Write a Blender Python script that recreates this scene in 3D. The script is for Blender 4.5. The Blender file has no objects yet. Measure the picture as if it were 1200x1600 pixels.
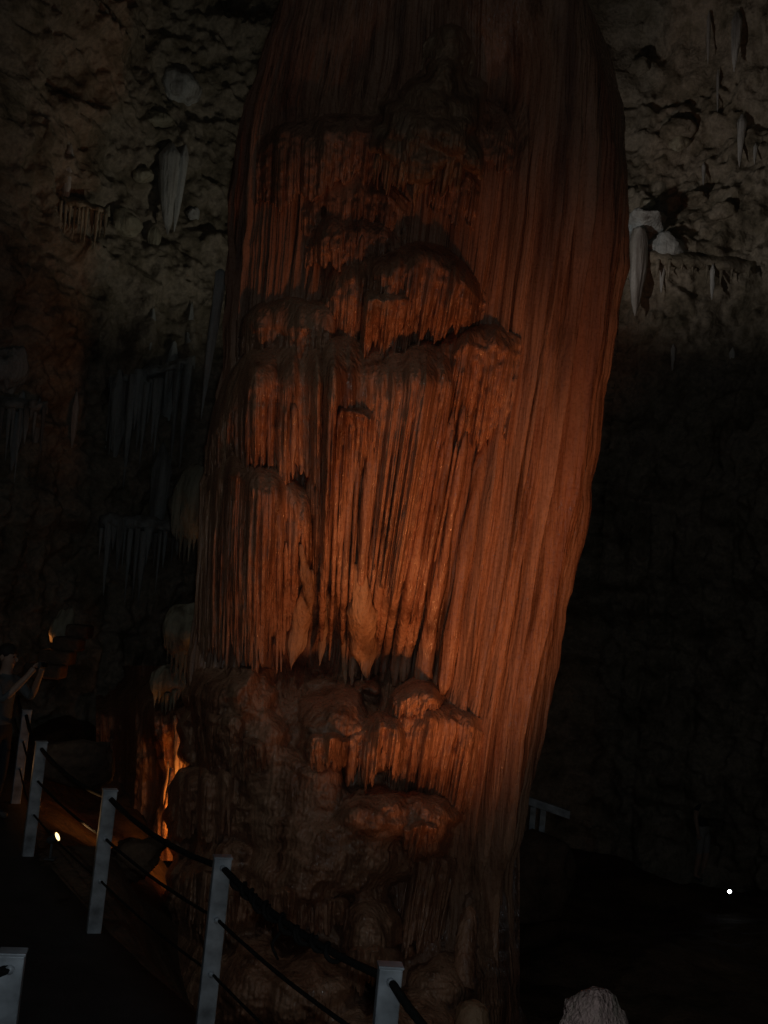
import bpy, math, random
import numpy as np
from mathutils import Matrix, Vector
random.seed(7)
RNG = np.random.RandomState(11)
sc = bpy.context.scene
C = sc.collection
PI = math.pi
R = math.radians

# ------------------------------------------------------------------ camera
EYE = Vector((0, 0, 2.45)); FPX = 1640.0
PITCH, ROLL = R(5.2), R(5.5)
cam = bpy.data.objects.new('camera', bpy.data.cameras.new('camera'))
C.objects.link(cam); sc.camera = cam
MR = Matrix.Rotation(PI/2 + PITCH, 3, 'X') @ Matrix.Rotation(ROLL, 3, 'Z')
cam.matrix_world = Matrix.Translation(EYE) @ MR.to_4x4()
cam.data.sensor_fit = 'VERTICAL'; cam.data.sensor_height = 24; cam.data.lens = 24*FPX/1600
cam.data.clip_start = 0.05; cam.data.clip_end = 500
sc.render.resolution_x, sc.render.resolution_y = 768, 1024
sc.view_settings.view_transform = 'Standard'; sc.view_settings.look = 'None'
sc.cycles.max_bounces = 4; sc.cycles.diffuse_bounces = 2; sc.cycles.glossy_bounces = 2
sc.view_settings.gamma = 1; sc.view_settings.exposure = 0.0

# ------------------------------------------------------------------ world: faint sky added as bluish fill through the shell's open back
w = bpy.data.worlds.new('World'); sc.world = w; w.use_nodes = True
wn = w.node_tree.nodes; bg = wn['Background']
sky = wn.new('ShaderNodeTexSky'); sky.sky_type = 'NISHITA'; sky.sun_disc = False
sky.sun_elevation = R(40); sky.sun_rotation = R(180)
w.node_tree.links.new(sky.outputs[0], bg.inputs[0]); bg.inputs[1].default_value = 0.0024

# ------------------------------------------------------------------ pixel (1200x1600 photo) -> world helpers
MRn = np.array(MR); EY = np.array(EYE)
def ray(px, py):
    px = np.asarray(px, float); py = np.asarray(py, float)
    d = np.stack([(px-600)/FPX, -(py-800)/FPX, -np.ones_like(px+py)], -1) @ MRn.T
    return d
def at(px, py, Y):
    d = ray(px, py); return EY + d*(np.asarray(Y, float)/d[..., 1])[..., None]
def vat(px, py, Y): return Vector(at(px, py, Y))
def ppm(Y): return FPX/Y

def add_light(name, kind, loc, target, power, color, size=0.08, cone=60, blend=0.6):
    l = bpy.data.lights.new(name, kind); l.energy = power; l.color = color
    if kind == 'SPOT':
        l.spot_size = R(cone); l.spot_blend = blend; l.shadow_soft_size = size
    elif kind == 'POINT': l.shadow_soft_size = size
    o = bpy.data.objects.new(name, l); C.objects.link(o); o.location = loc
    if target is not None:
        o.rotation_euler = (Vector(target)-Vector(loc)).to_track_quat('-Z', 'Y').to_euler()
    return o
# the photographer's own weak flash, beside the lens
add_light('camera_flash', 'POINT', (0.07, 0.02, 2.53), None, 82.0, (0.78, 0.91, 1.0), 0.02)
ORANGE = (1.0, 0.335, 0.105)

# ------------------------------------------------------------------ noise (vectorised value noise)
def _h(ix, iy, iz, seed):
    n = (ix*374761393 + iy*668265263 + iz*2147483647 + seed*1274126177) & 0xffffffff
    n = ((n ^ (n >> 13))*1274126177) & 0xffffffff
    n = n ^ (n >> 16)
    return (n & 0xffff)/32767.5 - 1.0
def vnoise(x, y, z=0.0, seed=0):
    x, y, z = np.broadcast_arrays(np.asarray(x, float), np.asarray(y, float), np.asarray(z, float))
    xi, yi, zi = np.floor(x).astype(np.int64), np.floor(y).astype(np.int64), np.floor(z).astype(np.int64)
    fx, fy, fz = x-xi, y-yi, z-zi
    fx, fy, fz = fx*fx*(3-2*fx), fy*fy*(3-2*fy), fz*fz*(3-2*fz)
    r = 0
    for dx in (0, 1):
        for dy in (0, 1):
            for dz in (0, 1):
                r = r + _h(xi+dx, yi+dy, zi+dz, seed)*(fx if dx else 1-fx)*(fy if dy else 1-fy)*(fz if dz else 1-fz)
    return r
def fbm(x, y, z=0.0, oct=4, seed=0, gain=0.5):
    r = 0; a = 1.0; f = 1.0
    for i in range(oct):
        r = r + a*vnoise(x*f, y*f, z*f, seed+i*17); a *= gain; f *= 2.03
    return r
def ridged(x, y, z=0.0, oct=4, seed=0):
    r = 0; a = 1.0; f = 1.0
    for i in range(oct):
        r = r + a*(1-2*np.abs(vnoise(x*f, y*f, z*f, seed+i*13))); a *= 0.5; f *= 2.1
    return r
def flutes(u, v, seed=0, warp=0.35):
    """rounded ridges with sharp grooves, one per unit of u, irregular, drifting slowly with v; 0..1"""
    p = u + 0.75*vnoise(u*0.31, v*0.25, seed*3.1, seed) + warp*vnoise(u*0.15, v, 5.5, seed+3)
    k = np.floor(p)
    amp = 0.45+0.55*np.abs(_h(k.astype(np.int64), np.zeros_like(k, dtype=np.int64)+seed, np.zeros_like(k, dtype=np.int64), 5))
    return np.sqrt(np.abs(np.sin(PI*p)))*amp
def folds(u, v, seed=0):
    """flutes of mixed width: broad fused folds broken into finer ones here and there"""
    m = 0.5+0.5*vnoise(u*0.21, v*0.4, seed*1.7, seed+40)
    a = flutes(u*0.42, v, seed+1, 0.45); b = flutes(u*0.9, v, seed+2, 0.4); c = flutes(u*1.9, v, seed+3, 0.4)
    return (0.62*a+0.38*b)*(1-m)+(0.25*a+0.5*b+0.25*c)*m
def sstep(a, b, x):
    t = np.clip((x-a)/(b-a), 0, 1); return t*t*(3-2*t)

# ------------------------------------------------------------------ materials
def mat_rock(name, cols, scale=1.5, rough=(0.5, 0.9), bump=0.4, bscale=30, streak=1.0, spec=0.4, wet=0.0):
    m = bpy.data.materials.new(name); m.use_nodes = True
    N = m.node_tree.nodes; L = m.node_tree.links; b = N['Principled BSDF']
    tc = N.new('ShaderNodeTexCoord'); mp = N.new('ShaderNodeMapping')
    geo = N.new('ShaderNodeNewGeometry')
    L.new(geo.outputs['Position'], mp.inputs['Vector']); mp.inputs['Scale'].default_value = (1, 1, streak)
    n1 = N.new('ShaderNodeTexNoise'); n1.inputs['Scale'].default_value = scale; n1.inputs['Detail'].default_value = 5
    n1.inputs['Roughness'].default_value = 0.65
    L.new(mp.outputs[0], n1.inputs['Vector'])
    cr = N.new('ShaderNodeValToRGB'); e = cr.color_ramp.elements
    while len(e) < len(cols): e.new(0.5)
    for i, c in enumerate(cols):
        e[i].position = 0.3+0.4*i/max(1, len(cols)-1); e[i].color = (*c, 1)
    L.new(n1.outputs[0], cr.inputs[0])
    n2 = N.new('ShaderNodeTexNoise'); n2.inputs['Scale'].default_value = bscale; n2.inputs['Detail'].default_value = 4
    L.new(geo.outputs['Position'], n2.inputs['Vector'])
    mx = N.new('ShaderNodeMix'); mx.data_type = 'RGBA'; mx.blend_type = 'MULTIPLY'; mx.inputs[0].default_value = 0.5
    r3 = N.new('ShaderNodeMapRange'); r3.inputs[1].default_value = 0.3; r3.inputs[2].default_value = 0.7
    r3.inputs[3].default_value = 0.45 if streak > .5 else .72; r3.inputs[4].default_value = 1.25 if streak > .5 else 1.1
    L.new(n2.outputs[0], r3.inputs[0]); L.new(cr.outputs[0], mx.inputs[6]); L.new(r3.outputs[0], mx.inputs[7])
    if streak < 0.5:      # pale calcite and dark mineral streaks running down
        mp2 = N.new('ShaderNodeMapping'); mp2.inputs['Scale'].default_value = (5.5, 5.5, 0.35); L.new(geo.outputs['Position'], mp2.inputs['Vector'])
        n5 = N.new('ShaderNodeTexNoise'); n5.inputs['Scale'].default_value = 1.0; n5.inputs['Detail'].default_value = 4; L.new(mp2.outputs[0], n5.inputs['Vector'])
        c5 = N.new('ShaderNodeValToRGB'); q = c5.color_ramp.elements; q[0].position = .32; q[0].color = (.30, .26, .24, 1); q[1].position = .5; q[1].color = (1, 1, 1, 1)
        k = q.new(.68); k.color = (1.0, 1.05, 1.1, 1); k = q.new(.76); k.color = (1.35, 1.6, 1.85, 1)
        L.new(n5.outputs[0], c5.inputs[0])
        m5 = N.new('ShaderNodeMix'); m5.data_type = 'RGBA'; m5.blend_type = 'MULTIPLY'; m5.inputs[0].default_value = 0.8
        L.new(mx.outputs[2], m5.inputs[6]); L.new(c5.outputs[0], m5.inputs[7]); mx = m5
        mp6 = N.new('ShaderNodeMapping'); mp6.inputs['Scale'].default_value = (21, 21, 0.9); L.new(geo.outputs['Position'], mp6.inputs['Vector'])
        n6 = N.new('ShaderNodeTexNoise'); n6.inputs['Scale'].default_value = 1.0; n6.inputs['Detail'].default_value = 3; L.new(mp6.outputs[0], n6.inputs['Vector'])
        runs = N.new('ShaderNodeBump'); runs.inputs['Strength'].default_value = 0.75; runs.inputs['Distance'].default_value = 0.05
        L.new(n6.outputs[0], runs.inputs['Height'])
    L.new(mx.outputs[2], b.inputs['Base Color'])
    bp = N.new('ShaderNodeBump'); bp.inputs['Strength'].default_value = bump; bp.inputs['Distance'].default_value = 0.03
    L.new(n2.outputs[0], bp.inputs['Height']); L.new(bp.outputs[0], b.inputs['Normal'])
    if streak < 0.5: L.new(runs.outputs[0], bp.inputs['Normal'])
    mr = N.new('ShaderNodeMapRange'); mr.inputs[1].default_value = 0.35; mr.inputs[2].default_value = 0.65
    mr.inputs[3].default_value = rough[0]; mr.inputs[4].default_value = rough[1]
    L.new(n2.outputs[0], mr.inputs[0]); L.new(mr.outputs[0], b.inputs['Roughness'])
    b.inputs['Specular IOR Level'].default_value = spec
    return m
def mat_plain(name, col, rough=0.6, metal=0.0, noise=0.25, scale=20, bump=0.0, spec=0.5):
    m = bpy.data.materials.new(name); m.use_nodes = True
    N = m.node_tree.nodes; L = m.node_tree.links; b = N['Principled BSDF']
    tc = N.new('ShaderNodeTexCoord'); n = N.new('ShaderNodeTexNoise'); n.inputs['Scale'].default_value = scale; n.inputs['Detail'].default_value = 6
    L.new(tc.outputs['Object'], n.inputs['Vector'])
    cr = N.new('ShaderNodeValToRGB'); e = cr.color_ramp.elements
    e[0].position = 0.3; e[1].position = 0.7
    e[0].color = (*[c*(1-noise) for c in col], 1); e[1].color = (*[min(1, c*(1+noise)) for c in col], 1)
    L.new(n.outputs[0], cr.inputs[0]); L.new(cr.outputs[0], b.inputs['Base Color'])
    b.inputs['Roughness'].default_value = rough; b.inputs['Metallic'].default_value = metal
    b.inputs['Specular IOR Level'].default_value = spec
    if bump:
        bp = N.new('ShaderNodeBump'); bp.inputs['Strength'].default_value = bump; bp.inputs['Distance'].default_value = 0.01
        L.new(n.outputs[0], bp.inputs['Height']); L.new(bp.outputs[0], b.inputs['Normal'])
    return m
def mat_emit(name, col, strength):
    m = bpy.data.materials.new(name); m.use_nodes = True
    b = m.node_tree.nodes['Principled BSDF']; b.inputs['Base Color'].default_value = (*col, 1)
    b.inputs['Emission Color'].default_value = (*col, 1); b.inputs['Emission Strength'].default_value = strength
    return m
M = {}
M['flow'] = mat_rock('flowstone', [(0.21, 0.10, 0.06), (0.37, 0.18, 0.105), (0.47, 0.27, 0.17), (0.31, 0.145, 0.085)], 1.1, (0.14, 0.7), 0.16, 34, 0.18, 0.6)
M['pend'] = mat_rock('pale_flowstone', [(0.32, 0.18, 0.10), (0.44, 0.27, 0.16), (0.56, 0.38, 0.24)], 3, (0.4, 0.7), 0.3, 30, 0.3)
M['wall'] = mat_rock('cave_rock', [(0.10, 0.085, 0.06), (0.22, 0.185, 0.13), (0.34, 0.29, 0.22), (0.17, 0.14, 0.10)], 1.7, (0.75, 1.0), 1.0, 17, 1.0, 0.2)
M['pale'] = mat_rock('pale_calcite', [(0.36, 0.36, 0.34), (0.55, 0.54, 0.50), (0.44, 0.41, 0.36)], 2.5, (0.5, 0.9), 0.4, 25, 0.3, 0.3)
M['dim'] = mat_rock('dull_calcite', [(0.30, 0.31, 0.29), (0.48, 0.49, 0.46)], 2.5, (0.7, 1.0), 0.5, 22, 0.25, 0.2)
M['cream'] = mat_rock('cream_calcite', [(0.30, 0.27, 0.19), (0.48, 0.43, 0.31)], 2.5, (0.5, 0.9), 0.4, 25, 0.4, 0.3)
M['ground'] = mat_rock('cave_earth', [(0.05, 0.035, 0.025), (0.12, 0.08, 0.055), (0.17, 0.11, 0.07)], 2.0, (0.8, 1.0), 0.6, 18, 1.0, 0.2)
M['path'] = mat_rock('path_concrete', [(0.045, 0.043, 0.04), (0.075, 0.07, 0.066)], 3.0, (0.8, 1.0), 0.3, 60, 1.0, 0.2)
M['pink'] = mat_rock('pinkish_limestone', [(0.22, 0.15, 0.125), (0.42, 0.28, 0.24), (0.20, 0.165, 0.12)], 14, (0.5, 0.9), 0.8, 60, 1.0, 0.4)
M['steel'] = mat_plain('galvanised_steel', (0.36, 0.38, 0.40), 0.5, 0.12, 0.5, 9, 0.15)
M['rope'] = mat_plain('dark_rope', (0.02, 0.018, 0.016), 0.9, 0, 0.4, 60, 0.4, 0.1)
M['lampbody'] = mat_plain('lamp_housing', (0.10, 0.10, 0.10), 0.5, 0.4)
M['glow_warm'] = mat_emit('warm_lamp_glass', (1.0, 0.62, 0.26), 3.5)
M['glow_cool'] = mat_emit('cool_lamp_glass', (0.85, 0.92, 1.0), 9)
M['skin'] = mat_plain('skin', (0.42, 0.27, 0.20), 0.55, 0, 0.1)
M['hair'] = mat_plain('hair', (0.03, 0.022, 0.018), 0.7, 0, 0.3)
M['grey_shirt'] = mat_plain('grey_cloth', (0.13, 0.14, 0.145), 0.9, 0, 0.12, 40)
M['dark_cloth'] = mat_plain('dark_cloth', (0.03, 0.032, 0.04), 0.9, 0, 0.2, 40)
M['pale_cloth'] = mat_plain('pale_cloth', (0.30, 0.29, 0.27), 0.9, 0, 0.15, 40)
M['shoe'] = mat_plain('shoe_leather', (0.10, 0.09, 0.085), 0.7)

# ------------------------------------------------------------------ mesh helpers
def mesh_obj(name, verts, faces, mat, parent=None, smooth=True):
    me = bpy.data.meshes.new(name)
    verts = np.asarray(verts, np.float32).reshape(-1, 3)
    if isinstance(faces, np.ndarray) and faces.ndim == 2:
        nv = faces.shape[1]; nf = len(faces)
        me.vertices.add(len(verts)); me.vertices.foreach_set('co', verts.ravel())
        me.loops.add(nf*nv); me.loops.foreach_set('vertex_index', faces.ravel().astype(np.int32))
        me.polygons.add(nf); me.polygons.foreach_set('loop_start', np.arange(0, nf*nv, nv, dtype=np.int32))
        me.polygons.foreach_set('loop_total', np.full(nf, nv, np.int32))
        me.update(calc_edges=True); me.validate()
    else:
        me.from_pydata([tuple(map(float, v)) for v in verts], [], faces)
    me.materials.append(mat)
    if smooth: me.polygons.foreach_set('use_smooth', np.ones(len(me.polygons), bool))
    o = bpy.data.objects.new(name, me); C.objects.link(o)
    if parent: o.parent = parent
    return o
def grid_faces(nr, nc, wrap=False):
    i = np.arange(nr-1)[:, None]; j = np.arange(nc if wrap else nc-1)[None]
    j2 = (j+1) % nc
    return np.stack([i*nc+j, i*nc+j2, (i+1)*nc+j2, (i+1)*nc+j], -1).reshape(-1, 4)
def tube(path, rad, sides=8, wob=0.0):
    path = np.asarray(path, float); n = len(path); rad = np.broadcast_to(np.asarray(rad, float), (n,))
    t = np.gradient(path, axis=0); t /= np.linalg.norm(t, axis=1)[:, None]+1e-9
    ref = np.array([0.0, 1, 0]) if abs(t[:, 1]).mean() < 0.8 else np.array([0.0, 0, 1])
    a = np.cross(t, ref); a /= np.linalg.norm(a, axis=1)[:, None]+1e-9
    b = np.cross(t, a)
    th = np.linspace(0, 2*PI, sides, endpoint=False)
    rr = rad[:, None]*(1+wob*RNG.uniform(-1, 1, (n, sides)))
    v = path[:, None]+rr[..., None]*(a[:, None]*np.cos(th)[None, :, None]+b[:, None]*np.sin(th)[None, :, None])
    v = v.reshape(-1, 3)
    f = grid_faces(n, sides, True)
    v = np.vstack([v, path[:1], path[-1:]])
    j = np.arange(sides); c0 = n*sides
    caps = [np.stack([np.full(sides, c0), (j+1) % sides, j, j], -1)*0]
    tri0 = [[c0, int((k+1) % sides), int(k)] for k in range(sides)]
    tri1 = [[c0+1, int((n-1)*sides+k), int((n-1)*sides+(k+1) % sides)] for k in range(sides)]
    return v, [list(map(int, q)) for q in f]+tri0+tri1
def tube_obj(name, path, rad, mat, parent=None, sides=8, wob=0.0):
    v, f = tube(path, rad, sides, wob); return mesh_obj(name, v, f, mat, parent)
def box_mesh(cx, cy, cz, sx, sy, sz):
    v = [(cx+a*sx/2, cy+b*sy/2, cz+c*sz/2) for c in (-1, 1) for b in (-1, 1) for a in (-1, 1)]
    f = [[0, 2, 3, 1], [4, 5, 7, 6], [0, 1, 5, 4], [2, 6, 7, 3], [0, 4, 6, 2], [1, 3, 7, 5]]
    return v, f
def bevel(o, wdt, seg=2):
    m = o.modifiers.new('bevel', 'BEVEL'); m.width = wdt; m.segments = seg
    return o
def empty(name, loc=(0, 0, 0)):
    o = bpy.data.objects.new(name, None); C.objects.link(o); o.location = loc; o.empty_display_size = 0.2
    return o
def tag(o, label, cat, group=None):
    o['label'] = label; o['category'] = cat
    if group: o['group'] = group
    return o
def keep(o, parent):   # parent without moving
    o.parent = parent; o.matrix_parent_inverse = Matrix.Translation(-parent.location)
    return o

# ================================================================== THE SETTING
# ---- cave wall: a curved sheet behind and beside the column, rough with chunks of rock
WALLPX = []
def wall_y(px, py):      # how far back the wall stands there
    w_ = WALLPX[0]; d = (w_[:, 0]-px)**2+(w_[:, 1]-py)**2
    k = np.argsort(d)[:5]; return float(w_[k, 2].min())
def wall_sheet():
    # path in plan from the left foreground round the back to the right foreground
    ctrl = np.array([(-11, -3), (-10.5, 4), (-8.8, 10), (-7.2, 14.5), (-5.2, 16.8), (-2.8, 18.2), (0, 19), (3.0, 19.5), (5.0, 19), (7.2, 17.5), (8.8, 14), (10, 8), (10.5, -3)], float)
    seg = np.r_[0, np.cumsum(np.linalg.norm(np.diff(ctrl, axis=0), axis=1))]
    def pos(s): return np.stack([np.interp(s, seg, ctrl[:, 0]), np.interp(s, seg, ctrl[:, 1])], -1)
    dens = []   # fine steps where the camera looks
    s = 0.0; ss = [0.0]
    while s < seg[-1]:
        p = pos(np.array([s]))[0]; px = p[0]/max(p[1], 0.1)
        fine = (-0.43 < px < -0.06) or (0.20 < px < 0.46)
        s += 0.035 if (fine and p[1] > 0) else 0.22
        ss.append(s)
    ss = np.array(ss)
    zz = np.r_[np.linspace(-4, -1.5, 20, endpoint=False), np.linspace(-1.5, 12.5, 380, endpoint=False), np.linspace(12.5, 16, 30)]
    sm = np.array([np.mean([pos(np.array([q+d]))[0] for d in np.linspace(-1.5, 1.5, 7)], axis=0) for q in ss])
    tg = np.gradient(sm, axis=0); tg /= np.linalg.norm(tg, axis=1)[:, None]
    nrm = np.stack([tg[:, 1], -tg[:, 0]], -1)    # towards the hall
    S, Z = np.meshgrid(ss, zz)
    # large leaning: upper wall comes forward, the foot falls back into dark hollows
    big = 0.9*fbm(S*0.22, Z*0.22, 1.3, 3, 5) + 0.5*np.clip((Z-9)/4, 0, 2)**2 - 0.5*sstep(4.5, 1.5, Z)
    ch = ridged(S*0.75+0.5*vnoise(S, Z, 2), Z*0.75, 4.2, 5, 9)*0.17
    led = 0.16*np.abs(vnoise(S*0.35, Z*1.7+0.4*vnoise(S*0.6, Z*0.5, 8), 3, 21))
    fine_ = 0.10*fbm(S*2.6, Z*2.6, 7.7, 4, 31, 0.66)+0.05*np.maximum(0, ridged(S*2.3, Z*2.9, 5.5, 3, 35)-.4)+.04*fbm(S*11, Z*11, 1.7, 2, 39)+.07*fbm(S*5.2, Z*6.0, 9.1, 2, 37)
    vert = 0.22*(flutes(S*2.2, Z*0.25, 4)-0.5)*sstep(6.0, 3.5, Z+0.6*vnoise(S*0.8, 0*S, 1))   # dripstone ribs low on the wall
    d = big+ch+led+fine_+vert
    X = sm[None, :, 0]+nrm[None, :, 0]*d; Y = sm[None, :, 1]+nrm[None, :, 1]*d
    V = np.stack([X, Y, Z+0.05*fbm(S*2, Z*2, 3.3, 3, 44)], -1)
    q = (V.reshape(-1, 3)-EY) @ MRn; ok = q[:, 2] < -1
    WALLPX.append(np.stack([600-FPX*q[ok, 0]/q[ok, 2], 800+FPX*q[ok, 1]/q[ok, 2], V.reshape(-1, 3)[ok, 1]], -1))
    o = mesh_obj('cave_wall', V, grid_faces(*S.shape), M['wall']); o['kind'] = 'structure'
    return o
wall_sheet()
def ceiling():
    gx, gy = np.meshgrid(np.linspace(-13, 13, 130), np.linspace(2.5, 22, 100))
    z = 14.4+0.9*fbm(gx*0.3, gy*0.3, 2, 4, 61)+0.25*ridged(gx, gy, 3, 4, 67)
    o = mesh_obj('cave_ceiling', np.stack([gx, gy, z], -1), grid_faces(*gx.shape)[:, ::-1], M['wall']); o['kind'] = 'structure'
ceiling()

# railing line in plan, from the rays to the post tops
def on_plane(px, py, z):
    d = ray(px, py); t = (z-EY[2])/d[..., 2]; return EY+d*t[..., None] if np.ndim(t) else EY+d*t
TOPZ = 0.98
RAILPX = [(42, 1110), (65, 1160), (172, 1235), (348, 1340), (610, 1510)]
RAIL = [on_plane(x, y, TOPZ) for x, y in RAILPX]
rl = np.array([(p[0], p[1]) for p in RAIL])
rl = np.vstack([rl[0]+(rl[0]-rl[1])*4, rl, rl[-1]+(rl[-1]-rl[-2])*1.2, rl[-1]+np.array([0.95, -3.6])])
def rail_x(y): return np.interp(y, rl[::-1, 1], rl[::-1, 0])
def ground_z(x, y):
    dx = x-rail_x(y)                         # >0: column side of the railing
    low = -1.75+0.25*fbm(x*0.5, y*0.5, 1.0, 3, 71)
    bank = 0.28+0.12*fbm(x*0.7, y*0.7, 2.0, 3, 72)
    bank = bank-0.68*sstep(9.0, 11.6, y)*sstep(-4.7, -3.5, x)
    side = bank+(low-bank)*sstep(-2.3, -0.4, x+0.12*(y-8))      # the bank left of the column
    z = np.where(dx > 0, -0.04+(side+0.04)*sstep(0.1, 1.2, dx), -0.04)
    left = sstep(-1.75, -3.0, dx)*(0.5+0.5*fbm(x*0.6, y*0.6, 3.0, 4, 73))
    return z+left+0.05*fbm(x*2.3, y*2.3, 4.0, 4, 74)*np.where(np.abs(dx+0.85) < 0.9, 0.0, 1.0)
gx, gy = np.meshgrid(np.linspace(-14, 14, 330), np.linspace(-4, 24, 330))
g = mesh_obj('ground', np.stack([gx, gy, ground_z(gx, gy)], -1), grid_faces(*gx.shape), M['ground']); g['kind'] = 'structure'
def path_sheet():
    ys = np.linspace(2.6, 16, 90); v = []
    for y in ys:
        xr = float(rail_x(y))+0.12
        for k in range(7): v.append((xr-1.75*k/6, y, 0.012*float(vnoise(xr*3+k, y*2, 0, 5))))
    for y in ys: v.append((float(rail_x(y))+0.12, y, -0.3))
    f = grid_faces(len(ys), 7).tolist()
    n = len(ys)*7
    f += [[i*7, (i+1)*7, n+i+1, n+i] for i in range(len(ys)-1)]
    o = mesh_obj('path', v, f, M['path']); o['kind'] = 'structure'
path_sheet()
# the landing that the photographer stands on, with two steps down to the path
lv = empty('stone_landing', (0.2, 1.0, 0)); tag(lv, 'dark stone landing with steps down to the path, below the picture', 'landing')
for nm, (cx, cy, cz, sx, sy, sz) in {'platform': (0.35, 0.9, 0.36, 3.0, 5.6, 0.96)}.items():
    v, f = box_mesh(cx, cy, cz, sx, sy, sz); keep(bevel(mesh_obj(nm, v, f, M['path'], None, False), 0.02), lv)
for k in range(2):
    v, f = box_mesh(-1.38-0.34*k, 1.6, 0.12+0.28*(1-k)-0.14, 0.44, 1.8, 0.56*(2-k)/2+0.1)
    keep(bevel(mesh_obj('step', v, f, M['path'], None, False), 0.02), lv)

# ================================================================== THE COLUMN
YC, RY = 11.7, 1.75
LPX = [(560, -420), (500, -160), (430, 0), (400, 80), (368, 190), (357, 300), (350, 450), (340, 600), (324, 690), (316, 800), (303, 900), (296, 1000), (290, 1080), (306, 1200), (302, 1320), (275, 1450), (250, 1600), (215, 1900)]
RPX = [(780, -420), (815, -160), (885, 0), (925, 50), (958, 110), (978, 190), (982, 300), (970, 420), (940, 600), (912, 780), (877, 960), (847, 1100), (819, 1240), (798, 1360), (803, 1450), (822, 1600), (860, 1900)]
def outline(p):
    q = at(np.array([a for a, _ in p]), np.array([b for _, b in p]), 11.25)
    o = np.argsort(q[:, 2]); return q[o, 2], q[o, 0]
ZL, XL = outline(LPX); ZR, XR = outline(RPX)
def axis(z):
    l = np.interp(z, ZL, XL); r = np.interp(z, ZR, XR); return (l+r)/2, (r-l)/2
DENTS = []   # hollows: x, z, half width, half height, depth
for px, py, a, b, d in [(545, 1030, 120, 70, 0.75), (470, 960, 60, 110, 0.35), (600, 540, 150, 40, 0.2), (780, 120, 70, 120, 0.55), (600, 60, 120, 120, 0.35), (480, 110, 90, 90, 0.2), (700, 1430, 90, 90, 0.25), (560, 330, 160, 120, 0.15)]:
    p = at(px, py, 10.2); DENTS.append((p[0], p[2], a/160, b/160, d))
BUMPS = [] 
def yfront(x, z):
    xc, rx = axis(z); s = np.clip((x-xc)/rx, -0.997, 0.997)
    y = YC-RY*(1-np.abs(s)**2.3)**0.5
    zt = (z-2)/7
    lobe = 0.42*np.exp(-((s-0.62)/0.27)**2)*sstep(-2.2, 1.5, z)
    y = y-lobe
    for dx, dz, a, b, d in DENTS:
        y = y+d*np.exp(-((x-dx)/a)**2-((z-dz)/b)**2)
    y = y-0.5*sstep(0.2, -1.6, z)*np.sqrt(1-s*s)       # the foot spreads forward
    y = y-0.16*fbm(x*0.8, z*0.35, 2.2, 3, 81)*np.sqrt(1-s*s)
    return y
def surf(px, py, prot=0.0):
    """point on the column's face under a pixel of the photograph, moved prot metres out of the face"""
    d = ray(px, py); Y = np.full(d.shape[:-1], 10.3)
    for _ in range(10):
        p = EY+d*(Y/d[..., 1])[..., None]
        Y = 0.4*Y+0.6*yfront(p[..., 0], p[..., 2])
    Y = Y-prot
    return EY+d*(Y/d[..., 1])[..., None]
LEANX = [250, 340, 490, 560, 620, 690, 800, 980]; LEANV = [0.05, 0.03, 0.01, 0.06, 0.13, 0.18, 0.17, 0.14]
def lean(px): return np.interp(px, LEANX, LEANV)

col = empty('flowstone_column', (0.0, YC, -1.9))
tag(col, 'giant orange-brown flowstone column with stepped shelves and long hanging draperies', 'cave formation')

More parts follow.
